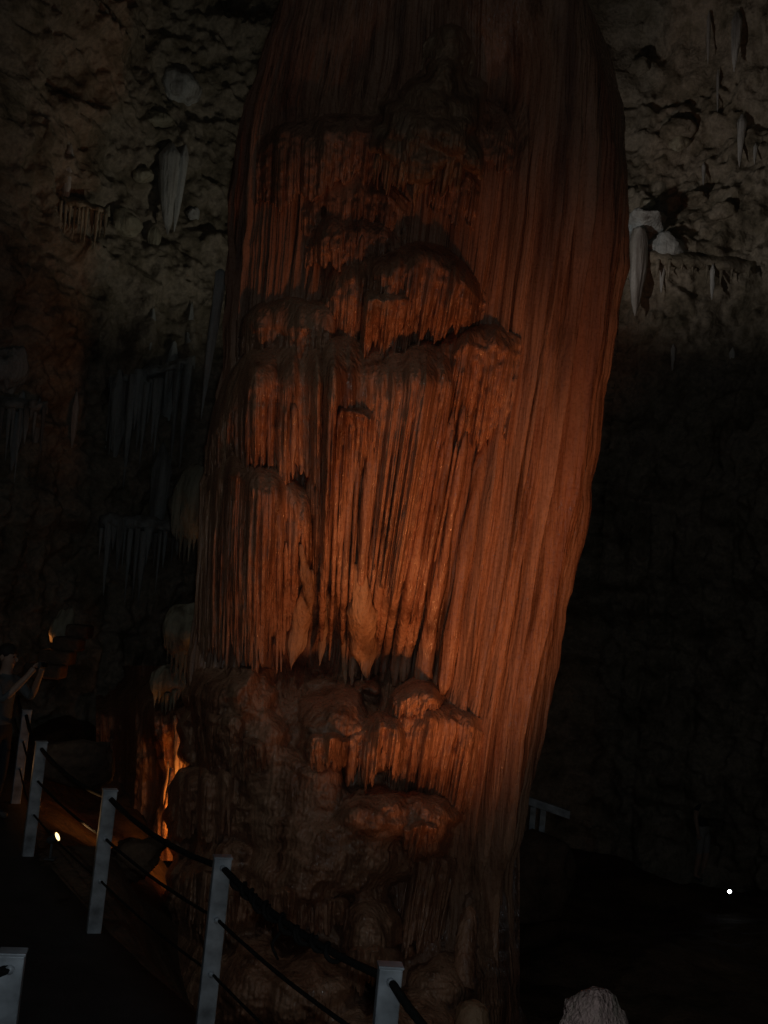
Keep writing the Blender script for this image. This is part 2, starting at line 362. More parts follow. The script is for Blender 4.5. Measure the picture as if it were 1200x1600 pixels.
def column_body():
    NF, NB, NZ = 900, 60, 520
    th = np.r_[np.linspace(-PI/2, PI/2, NF, endpoint=False), np.linspace(PI/2, 1.5*PI, NB, endpoint=False)]
    z = np.r_[np.linspace(-2.3, 10.0, NZ-25, endpoint=False), np.linspace(10.0, 15.2, 25)]
    T, Z = np.meshgrid(th, z)
    xc, rx = axis(Z); s = np.sin(T)
    X = xc+rx*s
    front = np.cos(T) > 0
    Yf = yfront(X, Z)
    sq = np.sqrt(np.clip(1-s*s, 0, 1))
    Y = np.where(front, Yf, YC+RY*sq)
    # blend the face to the rim so that there is no crease at the silhouette
    k = sstep(0.0, 0.10, sq); Y = np.where(front, YC*(1-k)+Yf*k, Y)
    arc = T*2.1      # metres along the skin, roughly
    right = sstep(0.15, 0.45, s)
    f1 = flutes(arc*3.1+0.12*Z*0.3, Z*0.12, 1, 0.5)-0.55
    f2 = flutes(arc*9.0, Z*0.2, 2, 0.6)-0.55
    f3 = flutes(arc*24.0, Z*0.35, 3, 0.8)-0.55
    amp = sstep(-2.2, 0.6, Z)
    soft = 0.55+0.45*sstep(9.5, 6.5, Z)
    soft = soft*(1-right*sstep(6.2, 8.4, Z))
    d = (0.15*f1*(0.6+0.6*right)+0.095*f2*(0.85-0.5*right)+0.042*f3*(1-0.55*right))*amp*soft
    # broad overlapping pleats, each rising slowly and breaking off sharply
    pp_ = arc*2.3+0.9*vnoise(arc*0.9, Z*0.10, 6.6, 14)+0.16*vnoise(arc*2, Z*0.7, 1.1, 15)
    cell = np.floor(pp_).astype(np.int64); fr_ = pp_-cell
    pa = 0.06+0.16*np.abs(_h(cell, cell*0+3, cell*0, 19))
    d = d+pa*(fr_**1.3*(1-sstep(0.86, 1.0, fr_))-0.4)*(0.5+1.9*right)*amp*soft
    gr = arc*3.7+1.1*vnoise(arc*1.3, Z*0.12, 2.6, 24)+0.2*vnoise(arc*2, Z*0.5, 4.1, 25)      # narrow deep slits
    gc = np.floor(gr).astype(np.int64)
    d = d-(0.13+0.09*right)*np.exp(-((gr-gc-0.5)/0.085)**2)*(np.abs(_h(gc, gc*0+8, gc*0, 29)) > 0.45)*amp*soft*sstep(0.0, 1.6, 1.3+vnoise(gr*0.6, Z*0.35, 7, 33))
    d = d+(1-amp)*0.16*fbm(X*1.5, Z*1.5, 3.0, 4, 91)
    d = d+0.012*fbm(X*3, Z*1.5, Y*2, 2, 93)
    d = d+(0.045*fbm(T*1.5, Z*0.75, 8.8, 3, 95)+0.035*fbm(T*4, Z*3.0, 2.8, 3, 96))*np.abs(s)**3
    nx = s; ny = -np.cos(T)
    X2 = X+nx*d*0.75; Y2 = Y+ny*d
    V = np.stack([X2, Y2, Z], -1)
    o = mesh_obj('column_body', V, grid_faces(len(z), len(th), True), M['flow'])
    return keep(o, col)
column_body()

NSTR = [0]
def strand(parent, px0, py0, py1, r, p0, p1, name='stalactite', mat=None, ln=None, taper=0.35, segs=11, wob=0.18):
    """one hanging strand from (px0,py0) down to py1, standing p0..p1 metres off the face"""
    t = np.linspace(0, 1, segs)
    py = py0+(py1-py0)*t
    l = lean(px0) if ln is None else ln
    ph = random.uniform(0, 9)
    px = px0-l*(py-py0)+1.6*np.sin(t*5+ph)*t
    c = surf(px, py, p0+(p1-p0)*t)
    rr = r*(1-(1-taper)*t**1.3)*(1+0.16*np.sin(t*random.uniform(9, 22)+ph))
    rr *= 0.3+0.7*sstep(0, .12, t)
    rr[-1] *= 0.35
    o = tube_obj(name, c, rr, mat or M['flow'], None, 7, wob*0.5)
    keep(o, parent); NSTR[0] += 1
    return o

def shelf(pts, period=9, fl=0.05, jag=0.3, strands=0, name='flowstone_shelf', srad=(0.010, 0.042), seed=None, smooth_top=0.06, mat=None, hang=(0.5, 1.05), curl=0.45, dens=1.0, ps=1.05):
    """A rounded ledge of flowstone and the fluted curtain hanging from its lip.
    pts: (x, y where it leaves the face, y of the lip, y of the curtain's end, protrusion in metres)"""
    seed = seed if seed is not None else int(pts[0][0]+pts[0][1])
    P = np.array(pts, float)
    arc = np.r_[0, np.cumsum(np.hypot(np.diff(P[:, 0]), 0.7*np.diff(P[:, 2])))]
    n = max(24, int(arc[-1]*dens)); u = np.linspace(0, arc[-1], n)
    # smooth (catmull-like) resampling
    Q = np.stack([np.interp(u, arc, P[:, k]) for k in range(5)], -1)
    kw = max(3, int(n*0.10))|1; ker = np.hanning(kw+2)[1:-1]; ker /= ker.sum()
    for k in range(5):
        Q[:, k] = np.convolve(np.pad(Q[:, k], kw//2, mode='reflect', reflect_type='odd'), ker, 'valid')
    uu = u/period
    Q[:, 1] = Q[:, 2]-1.75*(Q[:, 2]-Q[:, 1])      # broad rounded shoulders
    end = sstep(0, 0.16, u/arc[-1])*sstep(1, 0.84, u/arc[-1])
    Q[:, 2] += 7.0*fbm(u/38, 0*u, seed*0.7, 3, seed); Q[:, 1] += 3.0*fbm(u/70, 0*u, seed*0.9, 2, seed+1)
    prot = Q[:, 4]*ps*(0.25+0.75*end)*(1+0.42*fbm(u/38, 0*u, seed*0.3, 3, seed+2))
    NA, NBk = 16, 34
    ta = np.linspace(0, 1, NA, endpoint=False)[:, None]; tb = np.linspace(0, 1, NBk)[:, None]
    lip, top, bot = Q[None, :, 2], Q[None, :, 1], Q[None, :, 3]
    ridge = folds(uu, 0*uu+0.5, seed % 50)       # 0 groove .. 1 ridge
    big = flutes(uu*0.24, 0*uu, seed % 40+3)
    ln = bot-lip
    ln = ln*(1-jag*(0.75*(1-np.clip(ridge*1.25, 0, 1))+0.5*(1-big)+0.35*vnoise(uu*0.8, 0*uu, 9.9, seed)))[None]
    # ledge
    pyA = top+(lip-top)*(1-np.cos(ta*PI/2))
    prA = prot[None]*np.sin(ta*PI/2)-0.05*(1-ta)
    lump = smooth_top*fbm(u[None]/22, ta*1.6, seed*1.0, 3, seed+5)
    prA = prA+lump+0.25*fl*(ridge[None]-0.5)*sstep(0.55, 1, ta)
    pxA = np.repeat(Q[None, :, 0], NA, 0)
    # curtain
    pyB = lip+ln*tb
    prB = prot[None]*(1-curl*tb**1.25)
    wv = folds(np.repeat(uu[None], NBk, 0), tb*1.3+0.5, seed % 50)
    wv2 = flutes(np.repeat(uu[None]*2.7, NBk, 0), tb*2+0.5, seed % 30+7, 0.3)
    prB = prB+2.3*fl*(0.2+1.0*sstep(0, 0.4, tb))*(wv-0.45)+0.3*fl*(wv2-0.5)+0.10*(big[None]-0.5)*sstep(0, 0.3, tb)*min(1, fl*18)
    prB = prB+0.022*fbm(u[None]/9, pyB/11, 3.0, 3, seed+9)
    pxB = Q[None, :, 0]-lean(Q[:, 0])[None]*(pyB-lip)
    # the curtain's back, returning into the face
    pyC = pyB[-1:]-6; pxC = pxB[-1:]; prC = np.full_like(pyC, -0.12)
    px = np.vstack([pxA, pxB, pxC]); py = np.vstack([pyA, pyB, pyC]); pr = np.vstack([prA, prB, prC])
    pr[:, 0] = -0.1; pr[:, -1] = -0.1
    V = surf(px, py, pr)
    o = mesh_obj(name, V, grid_faces(*px.shape), mat or M['flow']); keep(o, col)
    for _ in range(strands):
        i = random.randint(int(n*0.05), int(n*0.95)-1)
        h = random.uniform(*hang); L = (Q[i, 3]-Q[i, 2])*h
        r = random.uniform(*srad)
        y0 = Q[i, 2]+random.uniform(0.02, 0.25)*L
        po = prot[i]*random.uniform(0.75, 1.0)
        ob = strand(col, Q[i, 0]-lean(Q[i, 0])*(y0-Q[i, 2]), y0, Q[i, 2]+L, r, po-0.01, po*(1-curl*0.9)+random.uniform(0, 0.04))
        ob.parent = o; ob.matrix_parent_inverse = Matrix.Identity(4)
        # shelf has identity world (its own parent inverse cancels), keep world position
    return o

# ---- upper, dark part
shelf([(400, 225, 240, 330, .12), (440, 205, 222, 330, .22), (520, 192, 212, 300, .26), (590, 192, 212, 290, .22), (640, 200, 215, 280, .1)], 11, .05, .3, 8)
shelf([(660, 78, 92, 140, .1), (682, 58, 78, 150, .3), (705, 52, 72, 150, .34), (728, 62, 82, 150, .3), (745, 85, 98, 140, .1)], 8, .05, .4, 4, smooth_top=.08, mat=M['pend'])
shelf([(605, 175, 190, 225, .1), (635, 140, 160, 235, .34), (670, 118, 145, 235, .46), (705, 112, 140, 235, .46), (738, 140, 158, 230, .34), (765, 170, 182, 225, .1)], 8, .06, .4, 8, smooth_top=.12, mat=M['pend'])
shelf([(572, 235, 250, 290, .12), (595, 205, 224, 300, .36), (640, 190, 212, 320, .5), (685, 186, 208, 330, .5), (720, 196, 215, 300, .4), (745, 215, 228, 300, .12)], 9, .07, .45, 16, smooth_top=.12, mat=M['pend'])
shelf([(728, 172, 184, 240, .08), (755, 160, 178, 260, .22), (790, 185, 200, 270, .22), (808, 215, 226, 280, .08)], 9, .04, .3, 4)
shelf([(672, 262, 276, 330, .1), (700, 245, 262, 345, .28), (730, 262, 278, 360, .26), (752, 285, 298, 370, .1)], 8, .05, .4, 6)
shelf([(470, 312, 326, 370, .1), (515, 282, 304, 372, .25), (565, 276, 300, 378, .3), (610, 295, 312, 390, .28), (642, 325, 338, 392, .1)], 9, .045, .35, 8)
shelf([(476, 372, 384, 420, .1), (505, 350, 370, 425, .27), (545, 340, 364, 425, .33), (595, 352, 372, 430, .3), (640, 382, 396, 430, .1)], 9, .045, .4, 8)
# ---- the broad dome and its neighbours
shelf([(498, 458, 472, 520, .12), (525, 428, 452, 540, .36), (570, 416, 442, 540, .45), (615, 406, 432, 545, .5), (655, 392, 416, 545, .55), (695, 402, 424, 545, .52), (730, 428, 448, 535, .42), (760, 465, 478, 530, .12)], 8, .05, .3, 24, smooth_top=.05)
shelf([(560, 462, 472, 545, .44), (590, 452, 466, 565, .58), (630, 460, 474, 565, .58), (665, 470, 480, 560, .46)], 8, .05, .4, 8)
shelf([(368, 512, 526, 560, .1), (400, 490, 512, 572, .28), (450, 482, 508, 575, .34), (505, 486, 512, 575, .32), (548, 505, 524, 560, .1)], 9, .045, .3, 12)
shelf([(670, 560, 572, 640, .1), (695, 534, 552, 690, .32), (735, 520, 542, 720, .4), (775, 522, 545, 720, .34), (815, 540, 556, 690, .08)], 10, .05, .3, 8, curl=.8)
# ---- the main shelf
shelf([(322, 705, 716, 735, .1), (332, 655, 680, 760, .3), (352, 612, 642, 740, .45), (385, 575, 612, 760, .58), (430, 562, 604, 765, .66), (470, 562, 606, 775, .68), (505, 570, 612, 790, .6), (530, 580, 620, 790, .3)], 10, .10, .38, 26, hang=(.7, 1.1))
shelf([(478, 575, 612, 820, .3), (505, 568, 622, 960, .62), (545, 566, 632, 900, .72), (590, 566, 628, 860, .76), (625, 566, 610, 900, .72), (665, 560, 598, 960, .66), (705, 560, 592, 1010, .56), (738, 580, 606, 1000, .2)], 11, .125, .3, 20, smooth_top=.09, hang=(.4, 1.0), curl=.6)
shelf([(515, 650, 660, 720, .66), (535, 632, 646, 760, .84), (565, 634, 650, 760, .84), (590, 652, 664, 740, .66)], 9, .06, .4, 6, smooth_top=.06)
# ---- lower left shelf with its little dome
shelf([(320, 706, 716, 745, .2), (338, 684, 700, 748, .42), (362, 680, 698, 748, .46), (392, 700, 712, 748, .2)], 9, .03, .2, 2)
shelf([(312, 765, 778, 1020, .1), (330, 728, 752, 1045, .4), (365, 722, 750, 1050, .55), (405, 738, 768, 1050, .62), (445, 760, 790, 1040, .62), (480, 785, 812, 960, .5), (502, 812, 830, 900, .2)], 10, .10, .28, 30, hang=(.45, 1.02), curl=.55)
# ---- long strands hanging from the main shelf to the floor of the hollow
for i in range(46):
    x0 = random.uniform(492, 735); y0 = random.uniform(612, 700); tt = (x0-492)/243
    y1 = random.choice([random.uniform(820, 960), random.uniform(980, 1075)])
    strand(col, x0, y0, y1, random.uniform(.014, .055), .58-.15*tt, .30-.2*tt, 'drapery_strand', taper=random.uniform(.4, 1.0), segs=20)
for i in range(24):
    x0 = random.uniform(318, 470); y0 = random.uniform(790, 860)
    strand(col, x0, y0, random.uniform(985, 1058), random.uniform(.012, .028), .48, .28, 'drapery_strand', taper=random.uniform(.6, 1.2), segs=16)
# thick smooth pipes right of the hollow
for x0, y0, y1, r in [(700, 640, 1065, .07), (728, 640, 1078, .085), (758, 680, 1085, .075), (676, 680, 1060, .05), (652, 700, 1040, .045)]:
    strand(col, x0, y0, y1, r, -.02, .14, 'drapery_strand', taper=1.0, segs=24, ln=.165, wob=.06)
# pale pendants in the hollow
def pendant(px0, py0, px1, py1, wpx, prot):
    t = np.linspace(0, 1, 22); c = surf(px0+(px1-px0)*t, py0+(py1-py0)*t, prot)
    prof = np.interp(t, [0, .25, .55, .8, 1], [.25, .6, 1.0, .8, .06])*(1+.10*np.sin(t*19))
    v, f = tube(c, prof*wpx/160/2, 18)
    v = np.asarray(v); v = v+.028*(wpx/46)*np.stack([fbm(v[:, 0]*14, v[:, 2]*3.5, v[:, 1]*14, 3, 3), fbm(v[:, 0]*14, v[:, 2]*3.5, v[:, 1]*14, 3, 4), 0*v[:, 0]], -1)
    v[:, 1] = c[:, 1].mean()+(v[:, 1]-c[:, 1].mean())*.7
    o = mesh_obj('pendant', v, f, M['pend'])
    o['label'] = 'paler pointed pendant of flowstone'
    return keep(o, col)
pendant(560, 880, 572, 1058, 46, .42); pendant(486, 890, 456, 1042, 34, .40); pendant(470, 850, 487, 960, 18, .5)
pendant(512, 930, 500, 1040, 14, .25); pendant(535, 960, 540, 1075, 12, .2)
# ---- the mounds at the foot: rounded domes and the fringes that drip from them
DOMES = []
def dome(px, py, wpx, hpx, prot, fl=.03, period=10, lump=.05): DOMES.append((px, py, wpx, hpx, prot, fl))
fr = dict(name='dripstone_fringe', smooth_top=.04, curl=.25, ps=1.05)
# left mound with its two fringes
dome(352, 1130, 76, 92, .55, .05, 9); dome(412, 1128, 30, 84, .50, .02, 9, .06); dome(372, 1082, 34, 40, .62, .015, 9, .05); dome(312, 1102, 36, 52, .52, .03, 9)
shelf([(300, 1128, 1136, 1190, .42), (325, 1112, 1124, 1205, .60), (360, 1116, 1128, 1206, .64), (392, 1128, 1138, 1195, .5)], 9, .05, .5, 10, **fr)
shelf([(335, 1160, 1168, 1212, .5), (362, 1150, 1160, 1222, .66), (396, 1152, 1162, 1222, .62), (425, 1165, 1172, 1210, .4)], 9, .05, .5, 8, **fr)
shelf([(262, 1240, 1250, 1300, .15), (280, 1214, 1232, 1318, .50), (318, 1204, 1224, 1322, .66), (355, 1208, 1230, 1320, .66), (388, 1226, 1246, 1312, .45)], 11, .05, .4, 8, **fr)
dome(330, 1262, 66, 66, .5, .045, 10)
# middle bulbs
dome(512, 1136, 44, 60, .62, .035, 8, .06); dome(545, 1112, 34, 44, .62, .02, 8, .06); dome(578, 1070, 17, 26, .45, .01, 8, .03); dome(490, 1165, 30, 40, .6, .04, 8)
shelf([(462, 1165, 1172, 1192, .4), (490, 1150, 1160, 1208, .68), (525, 1150, 1160, 1210, .72), (556, 1160, 1168, 1195, .5)], 8, .05, .6, 8, **fr)
dome(585, 1160, 46, 52, .72, .03, 8, .07)
shelf([(532, 1155, 1162, 1225, .5), (556, 1132, 1146, 1240, .78), (590, 1120, 1136, 1244, .86), (622, 1130, 1146, 1240, .74), (642, 1150, 1160, 1230, .5)], 8, .055, .5, 12, **fr)
shelf([(600, 1108, 1114, 1128, .25), (615, 1084, 1098, 1124, .5), (645, 1070, 1088, 1122, .62), (675, 1076, 1094, 1126, .5), (698, 1096, 1106, 1128, .2)], 6, .03, .3, 4, **fr)
shelf([(604, 1142, 1152, 1230, .25), (630, 1114, 1130, 1256, .45), (670, 1104, 1122, 1272, .48), (710, 1112, 1130, 1290, .36), (758, 1136, 1150, 1280, .1)], 8, .05, .35, 18, **dict(fr, curl=.7))
# the broad smooth slope and the big bosses
dome(455, 1270, 95, 100, .62, .012, 14, .05); dome(420, 1210, 60, 60, .52, .01, 14, .05); dome(500, 1225, 60, 55, .62, .012, 12, .05)
dome(540, 1330, 110, 100, .92, .012, 14, .05); dome(478, 1360, 80, 90, .86, .03, 11, .05); dome(590, 1280, 60, 50, .95, .015, 12, .05)
shelf([(405, 1395, 1402, 1440, .6), (440, 1388, 1398, 1462, .82), (485, 1392, 1402, 1470, .9), (530, 1400, 1408, 1462, .88), (560, 1410, 1416, 1440, .7)], 9, .05, .6, 12, **fr)
dome(655, 1296, 54, 44, .82, .03, 9, .06)
shelf([(604, 1300, 1306, 1340, .6), (628, 1284, 1294, 1352, .85), (660, 1282, 1292, 1356, .9), (694, 1292, 1302, 1345, .7)], 8, .05, .6, 8, **fr)
shelf([(632, 1345, 1354, 1470, .3), (655, 1330, 1344, 1500, .5), (685, 1335, 1350, 1500, .45), (712, 1350, 1362, 1470, .2)], 10, .06, .3, 10, **dict(fr, curl=.1))
dome(582, 1462, 60, 64, 1.0, .045, 10, .05)
shelf([(535, 1490, 1496, 1540, .8), (560, 1478, 1486, 1560, 1.06), (595, 1478, 1488, 1562, 1.08), (632, 1488, 1496, 1540, .8)], 9, .05, .5, 6, **fr)
dome(330, 1395, 85, 85, .75, .05, 10, .06)
shelf([(270, 1375, 1383, 1440, .5), (305, 1355, 1366, 1470, .82), (350, 1356, 1368, 1476, .86), (400, 1372, 1382, 1450, .6)], 10, .05, .5, 12, **fr)
dome(480, 1545, 70, 75, 1.05, .03, 12, .06); dome(390, 1540, 70, 90, .9, .04, 12, .07); dome(635, 1600, 90, 70, 1.1, .03, 12, .06); dome(690, 1535, 60, 60, .7, .02, 12, .05); dome(300, 1540, 70, 100, .7, .04, 12, .07); dome(545, 1640, 90, 80, 1.25, .03, 12, .06)
dome(760, 1500, 50, 130, .3, .01, 14, .06)
def boss_skin(domes, xr, y0, y1, left, name, mat, k=16.0, nx=380):
    """bosses that flow into one another: one smooth skin over them"""
    U, Yp = np.meshgrid(np.linspace(0, 1, nx), np.arange(y0, y1, 1.8))
    lf = left(Yp); X = lf+(xr-lf)*U
    acc = np.full(X.shape, math.exp(k*(-.15 if k > 10 else -.3))); flu = np.zeros(X.shape); wsum = np.full(X.shape, 1e-6)
    wx = X+17*fbm(X/55, Yp/55, 1.0, 3, 301); wy = Yp+17*fbm(X/55, Yp/55, 5.0, 3, 302)
    for px, py, a, b, pr, fl in domes:
        ex = (wx-px)/a; ey = (wy-py)/b; r2 = ex*ex+ey*ey
        h = np.where(r2 < 1, np.sqrt(np.clip(1-r2**1.15, 0, 1)), -0.6*(np.sqrt(r2)-1))
        h = pr*h*(1+.18*np.clip(ey, -1, 1))
        wgt = np.exp(k*np.clip(h, -1, 2)); acc += wgt; flu += wgt*fl*sstep(-.2, .7, ey); wsum += wgt
    pr = np.log(acc)/k-(0.08 if k < 10 else 0); flu = flu/wsum
    pr = pr+flu*1.5*(flutes(X/9.5+.1*Yp/9.5, Yp/80, 12, .5)-.5)+flu*.5*(flutes(X/4.2+.1*Yp/4.2, Yp/60, 13, .5)-.5)
    pr = pr+.035*fbm(X/40, Yp/40, 2.0, 3, 303)+.018*np.abs(fbm(X/7, Yp/8, 3.0, 2, 304))+.03*np.clip(ridged(X/34, Yp/24, 4.0, 2, 305), -.3, 1)
    # the skin dives into the face at its rim
    rim = np.minimum.reduce([(X-lf)/10, (xr-X)/24, (Yp-y0)/10, (y1-Yp)/14 if y1 < 1600 else X*0+2]); pr = pr-.35*sstep(1, 0, rim)
    return keep(mesh_obj(name, surf(X, Yp, pr), grid_faces(*X.shape), mat), col)
boss_skin(DOMES, 812, 1035, 1720, lambda y: np.interp(y, [1035, 1080, 1130, 1200, 1226, 1250, 1330, 1420, 1720], [305, 285, 279, 286, 270, 262, 262, 258, 240])+5*np.sin(y/19)+4*np.sin(y/7.3), 'column_foot', M['flow'], 7.0)
# the paler knobbly lump high up in the middle
ob = boss_skin([(702, 78, 26, 34, .42, .02), (690, 112, 40, 34, .55, .03), (668, 150, 54, 40, .66, .03), (712, 152, 36, 40, .6, .03), (640, 190, 56, 34, .66, .05), (690, 196, 48, 46, .72, .06), (610, 222, 36, 34, .5, .05), (655, 236, 50, 44, .6, .07), (718, 230, 34, 44, .5, .06)], 772, 34, 300, lambda y: 556+0*y, 'knobbly_boss', M['pend'], 18.0, 150)
for x0, y0, y1, wpx, pr in [(735, 1415, 1545, 34, .45), (742, 1562, 1680, 62, .9)]:
    t = np.linspace(0, 1, 18); c = surf(x0-0.1*(y1-y0)*t, y0+(y1-y0)*t, pr)
    rr = np.interp(t, [0, .06, .2, .5, 1], [.15, .6, .9, 1, 1.1])*wpx/170/2
    keep(tube_obj('stalagmite', c, rr, M['pend'] if y0 > 1500 else M['flow'], None, 12, .1), col)

# lamp fixtures ------------------------------------------------------
def spot_fixture(loc, target, label, glow, face_r=0.05, group='cave floodlights'):
    loc = Vector(loc); d = (Vector(target)-loc).normalized()
    root = empty('floodlight', loc); tag(root, label, 'lamp', group)
    q = d.to_track_quat('Z', 'Y')
    def put(name, prof, mat):
        n = 16; v = []; 
        for zz, r in prof:
            for k in range(n): v.append(q @ Vector((r*math.cos(2*PI*k/n), r*math.sin(2*PI*k/n), zz)))
        f = grid_faces(len(prof), n, True).tolist()+[list(range(n))[::-1], [(len(prof)-1)*n+k for k in range(n)]]
        o = mesh_obj(name, v, f, mat, root, True); return o
    r = face_r
    put('housing', [(-2.6*r, .45*r), (-2.3*r, .7*r), (-1.2*r, .8*r), (-.2*r, 1.12*r), (0.0, 1.15*r), (0.02*r, 1.0*r), (-.04*r, .98*r)], M['lampbody'])
    put('lamp_glass', [(-.02*r, .93*r), (0.01*r, .8*r)], glow)
    p = [(0, 0, -2.2*r), (0, 0, -4*r)]
    v, f = box_mesh(0, 0, -2.6*r, .5*r, .5*r, 3.2*r); o = mesh_obj('bracket', v, f, M['lampbody'], root, False); o.location = q @ Vector((0, 0, -1.2*r))
    v, f = box_mesh(0, 0, -4.2*r, 2.2*r, 2.2*r, .3*r); o = mesh_obj('base_plate', v, f, M['lampbody'], root, False); o.location = q @ Vector((0, 0, -1.2*r))
    return root
def lit_lamp(loc, target, label, power, color, cone, blend, glow, face_r=0.05, size=0.05):
    spot_fixture(loc, target, label, glow, face_r)
    d = (Vector(target)-Vector(loc)).normalized()
    return add_light('lamp_beam', 'SPOT', Vector(loc)+d*0.03, target, power, color, size, cone, blend)
# main orange light low before the column, split over three lamps for softer shadows
for (lx, ly, lz), tgt, pw, lb in [((2.25, 3.5, -0.7), (0.55, 10.0, 3.3), 560, 'middle one of three orange floodlights before the column, below the picture'),
                              ((0.6, 5.3, -1.35), (0.6, 10.0, 3.4), 375, 'left one of three orange floodlights before the column, added below the picture'),
                              ((3.6, 4.4, -0.9), (0.95, 10.0, 2.8), 110, 'right one of three orange floodlights before the column, added below the picture')]:
    lit_lamp((lx, ly, lz), tgt, lb, pw, ORANGE, 43, 1.0, M['glow_warm'], .16, .22)
# weak orange fill, added to raise the column's upper left
lit_lamp((0.3, 5.6, -1.3), (-0.5, 10.3, 3.6), 'added weak orange fill floodlight on the ground before the column, below the picture', 62, ORANGE, 46, 1.0, M['glow_warm'], .08, .12)
# whitish lamps behind the column that wash the upper cave walls
lit_lamp((0.1, 13.95, 5.2), (-4.0, 16.6, 9.4), 'pale floodlight behind the column turned to the left wall', 88, (1.0, .95, .80), 68, 1.0, M['glow_cool'], .09, .1)
lit_lamp((0.9, 13.95, 6.6), (5.4, 17.6, 11.0), 'pale floodlight behind the column turned to the right wall', 190, (1.0, .93, .88), 66, 1.0, M['glow_cool'], .09, .1)
# pale neutral fill, added high out of view to lift shelf tops and foot
lit_lamp((-3.2, 2.6, 9.2), (-0.3, 10.0, 1.6), 'weak pale fill floodlight added high above the path, above the picture', 115, (0.95, 1.0, .92), 44, 1.0, M['glow_cool'], .08, .15)
# the lamp seen on the bank left of the railing
pl = vat(90, 1307, 8.0)
lit_lamp(pl, pl+Vector((.75, -.06, .45)), 'small glowing floodlight on the ground behind the left railing posts', 8, (1.0, .55, .22), 90, 1.0, M['glow_warm'], .034, .03)
lit_lamp(vat(-30, 1200, 9.9), vat(60, 1140, 9.5), 'low orange path lamp beside the far railing posts, just outside the picture', 1.0, (1, .45, .15), 70, 1.0, M['glow_warm'], .04, .03)
# the lamp hidden behind the column's left foot
add_light('crevice_lamp', 'POINT', vat(279, 1262, 12.0), None, 13, (1.0, .36, .06), .05)
# the lamp far back on the right
pr_ = vat(1140, 1393, 17.0)
lit_lamp(pr_, pr_+Vector((-.6, -1.0, .9)), 'tiny bright white lamp in the dark far right of the hall', 2, (.85, .92, 1), 120, 1.0, M['glow_cool'], .033, .04)

# ================================================================== railing
rail = empty('railing', (RAIL[2][0], RAIL[2][1], 0))
tag(rail, 'galvanised steel post railing with dark rope handrail and two cables beside the path', 'railing')
def post(p, parent, rz, h=TOPZ):
    v, f = box_mesh(0, 0, h/2-0.02, .098, .07, h+0.04)
    o = bevel(mesh_obj('post', v, f, M['steel'], None, False), .006, 2)
    o.location = (p[0], p[1], 0); o.rotation_euler = (0, 0, rz); keep(o, parent)
    v, f = box_mesh(0, 0, h+.004, .106, .078, .012); c = bevel(mesh_obj('cap', v, f, M['steel'], None, False), .003, 2); c.parent = o
    for zz in (h-.05, h-.33, h-.62):
        v, f = tube([(0, -.036, zz), (0, -.046, zz)], .018, 10); mesh_obj('cable_collar', v, f, M['steel'], o)
    return o
angs = []
for i, p in enumerate(RAIL):
    a = math.atan2(-p[0], p[1]); post(p, rail, a+R(9))
def cable(zoff, r, name, sag, parent):
    pts = []
    ext = [np.array(RAIL[0])+(np.array(RAIL[0])-np.array(RAIL[1]))*0.8]+[np.array(p) for p in RAIL]+[np.array(RAIL[-1])+np.array([.55, -1.5, 0.0])]
    for a, b in zip(ext[:-1], ext[1:]):
        for t in np.linspace(0, 1, 14, endpoint=False):
            q = a+(b-a)*t; q = q.copy(); q[2] = TOPZ-zoff-sag*4*t*(1-t); pts.append(q)
    q = ext[-1].copy(); q[2] = TOPZ-zoff; pts.append(q)
    return keep(tube_obj(name, pts, r, M['rope'], None, 8, .12), parent)
cable(.05, .018, 'handrail_rope', .06, rail); cable(.33, .010, 'cable', .03, rail); cable(.62, .008, 'cable', .025, rail)
# the bundle of rope wound round the handrail between the two nearest posts, one end hanging down
a, b = np.array(RAIL[3]), np.array(RAIL[4])
for k in range(2):
    t = np.linspace(.10 if k else .22, .78 if k else .62, 90); th = t*(62+k*9)+k*2
    q = a+(b-a)*t[:, None]; q[:, 2] = TOPZ-.05-.06*4*t*(1-t)
    rr = (.020+.014*np.sin(t*23+k)**2)
    q[:, 2] += rr*np.sin(th)-.008; q[:, 0] += rr*np.cos(th)*.7; q[:, 1] += rr*np.cos(th)*.7
    keep(tube_obj('rope_wrapping', q, .011, M['rope'], None, 6, .2), rail)
q0 = a+(b-a)*.42; q0[2] = TOPZ-.11
keep(tube_obj('rope_end', [q0+np.array([.02*math.sin(k*.8), 0, -.022*k]) for k in range(10)], np.linspace(.011, .006, 10), M['rope'], None, 6, .2), rail)
# the other railing, its one post at the left edge
pL = on_plane(20, 1489, TOPZ); r2 = empty('railing', (pL[0], pL[1], 0))
tag(r2, 'steel post with a dark rope at the lower left corner of the picture', 'railing')
post(pL, r2, math.atan2(-pL[0], pL[1])-R(6))
keep(tube_obj('handrail_rope', [pL+np.array([.0, -.03, -.05]), pL+np.array([-.12, -.12, -.09]), pL+np.array([-.8, -.9, -.12])], .018, M['rope'], None, 8, .1), r2)

